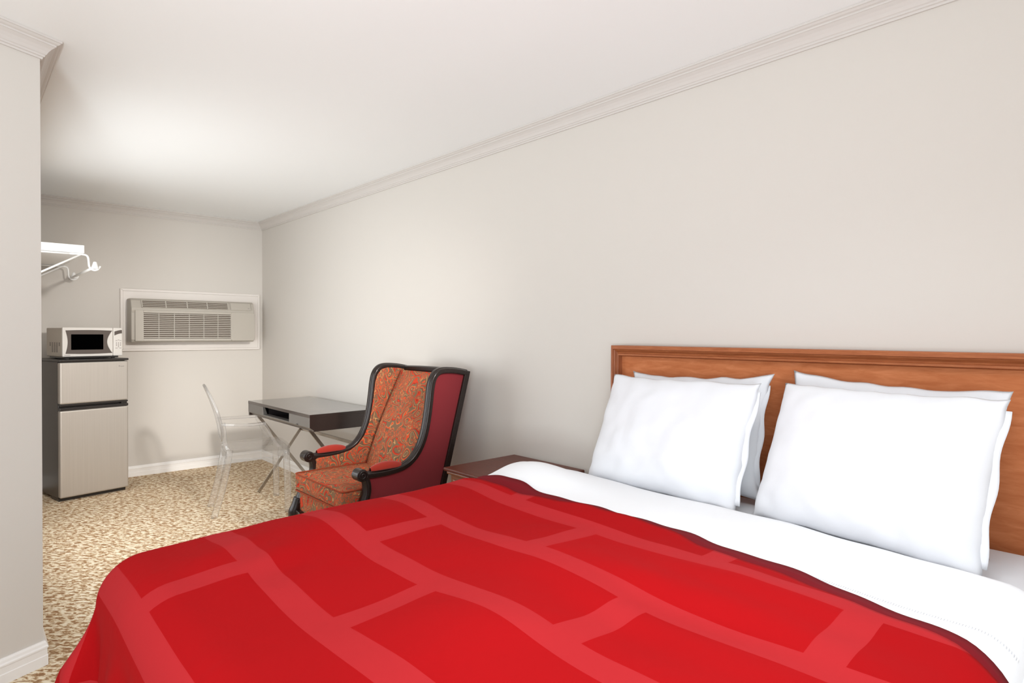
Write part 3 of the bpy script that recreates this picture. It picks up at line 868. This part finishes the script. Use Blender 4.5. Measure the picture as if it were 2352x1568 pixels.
# white duvet
RX0, RX1, RY0, RY1 = -1.675, -0.235, 0.335, 1.90
def duvet(u, v):
    s = -1.92 + (0.02 + 1.92) * u
    head = 1.872 - 0.15 * max(0.0, s + 0.75)
    t_ = 0.14 + (head - 0.14) * v
    p = drape(s, t_, RX0, RX1, RY0, 3.0, 0.080, 0.0, 0.02, 0.004, 1.0)
    if v > 0.965:
        k = (v - 0.965) / 0.035
        p = (p[0], p[1], p[2] - 0.020 * k * k)
    return p
du = MB().grid(duvet, 110, 100).obj('duvet', 'linen', None, smooth=True, origin=(-0.93, 1.1, 0.69), solid=0.012)
tag(du, 'white duvet folded below the pillows, partly under the red blanket', 'duvet')
# hem seam with stitches on the duvet near the pillow side
sb = MB()
for k in range(92):
    s = -0.62 + 0.46 * k / 91
    yb = 1.475 + 0.10 * (s + 0.62) / 0.46 * -0.5
    p = drape(s, yb, RX0, RX1, RY0, 3.0, 0.080, 0.0, 0.02, 0.004, 1.0)
    sb.box(p[0] - 0.0012, p[0] + 0.0012, p[1] - 0.006, p[1] + 0.006, p[2] - 0.001, p[2] + 0.0018)
e = sb.obj('stitching', 'linen', du, origin=(-0.93, 1.1, 0.69)); e['kind'] = 'stuff'

# red blanket
def hem(s):
    return 1.345 - 0.11 * max(0.0, (s + 0.62) / 0.45) ** 2 + 0.075 * exp(-((s + 1.0) / 0.33) ** 2) + 0.006 * sin(s * 19) + 0.004 * sin(s * 41)
S0, S1, T0 = -2.20, 0.28, -0.22
def bl_st(u, v):
    s = S0 + (S1 - S0) * u
    h = hem(min(max(s, -1.8), -0.1))
    return s, T0 + (h - T0) * v
def blanket(u, v):
    s, t_ = bl_st(u, v)
    p = drape(s, t_, RX0 + 0.005, RX1 - 0.005, RY0 + 0.005, 3.0, 0.105, 0.022, 0.12, 0.032, 2.4)
    zz = p[2]
    if v > 0.93:                       # the hem lifts a little in places
        k = (v - 0.93) / 0.07
        zz += k * (0.004 + 0.010 * max(0, sin(s * 5.2 + 1.0)))
    # hanging folds on the camera side
    if s > RX1:
        zz += 0.010 * sin(t_ * 34 + s * 6) * min(1, (s - RX1) / 0.12)
    return (p[0], p[1], zz)
def bl_uv(u, v):
    s, t_ = bl_st(u, v)
    return (s + 1.395 + 0.68 * 3.5, t_ - 0.275 + 0.262 * 4 + 0.034)
bk = MB().grid(blanket, 150, 110, bl_uv).obj('blanket', 'blanket', None, smooth=True, origin=(-0.93, 0.7, 0.70), solid=0.007)
tag(bk, 'red blanket woven with darker rectangles over the foot of the bed', 'blanket')
def under(u, v):
    s = -1.86 + 1.86 * u
    wdt = 0.072 + 0.022 * exp(-((s + 1.55) / 0.16) ** 2) + 0.022 * exp(-((s + 0.62) / 0.30) ** 2)
    t_ = hem(min(max(s, -1.8), -0.1)) - 0.10 + (0.10 + wdt) * v
    p = drape(s, t_, RX0 + 0.004, RX1 - 0.004, RY0, 3.0, 0.095, 0.009, 0.12, 0.012, 2.4)
    return p
MB().grid(under, 120, 6).obj('folded_hem', 'maroon', bk, smooth=True, origin=(-0.93, 0.7, 0.70), solid=0.004)

# ------------------------------------------------------------------ pillows
def pillow(name, label, c, wd, ht, T, lean, yaw, seed, ears=0.0, roll=0.0):
    th = thing(name, label, 'pillow', c)
    th.rotation_euler = (0, 0, 0)
    R_ = Matrix.Rotation(yaw, 3, 'Z') @ Matrix.Rotation(-lean, 3, 'X') @ Matrix.Rotation(roll, 3, 'Y')
    nu, nv = 36, 28
    vs, idx = [], {}
    fs = []
    def surf(a, b, sd):
        e_ = max(0.0, (1 - abs(a) ** 3.2)) ** 0.55 * max(0.0, (1 - abs(b) ** 3.2)) ** 0.55
        x = wd / 2 * a * (1 - 0.035 * (1 - b * b)) * (1 + ears * abs(a * b) ** 6)
        z = ht / 2 * b * (1 - 0.040 * (1 - a * a)) * (1 + ears * abs(a * b) ** 6)
        th_ = T * e_ * (1 - 0.25 * b)
        wr = 0.014 * nz(a * 2.3 + seed, b * 2.0, seed * 3) + 0.009 * nz(a * 6 + seed, b * 4, seed)
        wr += 0.005 * sin(9 * (a * 0.8 + b) + seed) * (abs(a) ** 3)
        y = -sd * th_ * (1.0 if sd > 0 else 0.45) + (wr * e_ if sd > 0 else 0) + 0.004 * nz(a * 5, b * 5, seed + 7)
        x += 0.006 * nz(b * 5, seed, a); z += 0.008 * nz(a * 4.0, seed + 2.2, b)
        return R_ @ Vector((x, y, z))
    for sd in (1, -1):
        for j in range(nv + 1):
            for i in range(nu + 1):
                edge = i in (0, nu) or j in (0, nv)
                key = (i, j) if edge else (i, j, sd)
                if key in idx: continue
                a = sin((i / nu - 0.5) * pi); b = sin((j / nv - 0.5) * pi)
                a = 0.55 * a + 0.45 * (2 * i / nu - 1); b = 0.55 * b + 0.45 * (2 * j / nv - 1)
                idx[key] = len(vs); vs.append(surf(a, b, sd))
        def I(i, j):
            return idx.get((i, j, sd), idx.get((i, j)))
        for j in range(nv):
            for i in range(nu):
                f = (I(i, j), I(i + 1, j), I(i + 1, j + 1), I(i, j + 1))
                fs.append(f if sd > 0 else f[::-1])
    MB().add(vs, fs).obj('pillow_body', 'sheet', th, smooth=True)
    # open end of the case
    fl = []
    def flap(u, v):
        b = -0.86 + 1.72 * v
        x = wd / 2 * (0.955 + 0.070 * u) * (1 - 0.02 * (1 - b * b)) + 0.003 * sin(b * 9 + seed)
        return R_ @ Vector((x, 0.004 * sin(b * 7 + seed) - 0.010 * (1 - u) * (1 - b * b) - 0.002, ht / 2 * b))
    MB().grid(flap, 3, 24).obj('case_hem', 'sheet', th, smooth=True, solid=0.005)
    return th

pillow('pillow', 'white pillow leaning behind the left front pillow against the headboard', (-1.268, 2.140, 0.925), 0.590, 0.44, 0.055, radians(17), radians(0), 1.7, 0.06, radians(-1.8))
pillow('pillow', 'white pillow in front at the left half of the headboard', (-1.262, 1.972, 0.918), 0.635, 0.465, 0.085, radians(23), radians(0), 3.1)
pillow('pillow', 'white pillow half hidden behind the right front pillow', (-0.602, 2.135, 0.934), 0.585, 0.45, 0.055, radians(18), radians(-2), 5.3, 0.06, radians(2.6))
pillow('pillow', 'large white pillow in front at the right half of the headboard', (-0.580, 1.952, 0.920), 0.618, 0.475, 0.090, radians(24), radians(-8), 7.9)

for o in ROOTS:
    del o['_o']
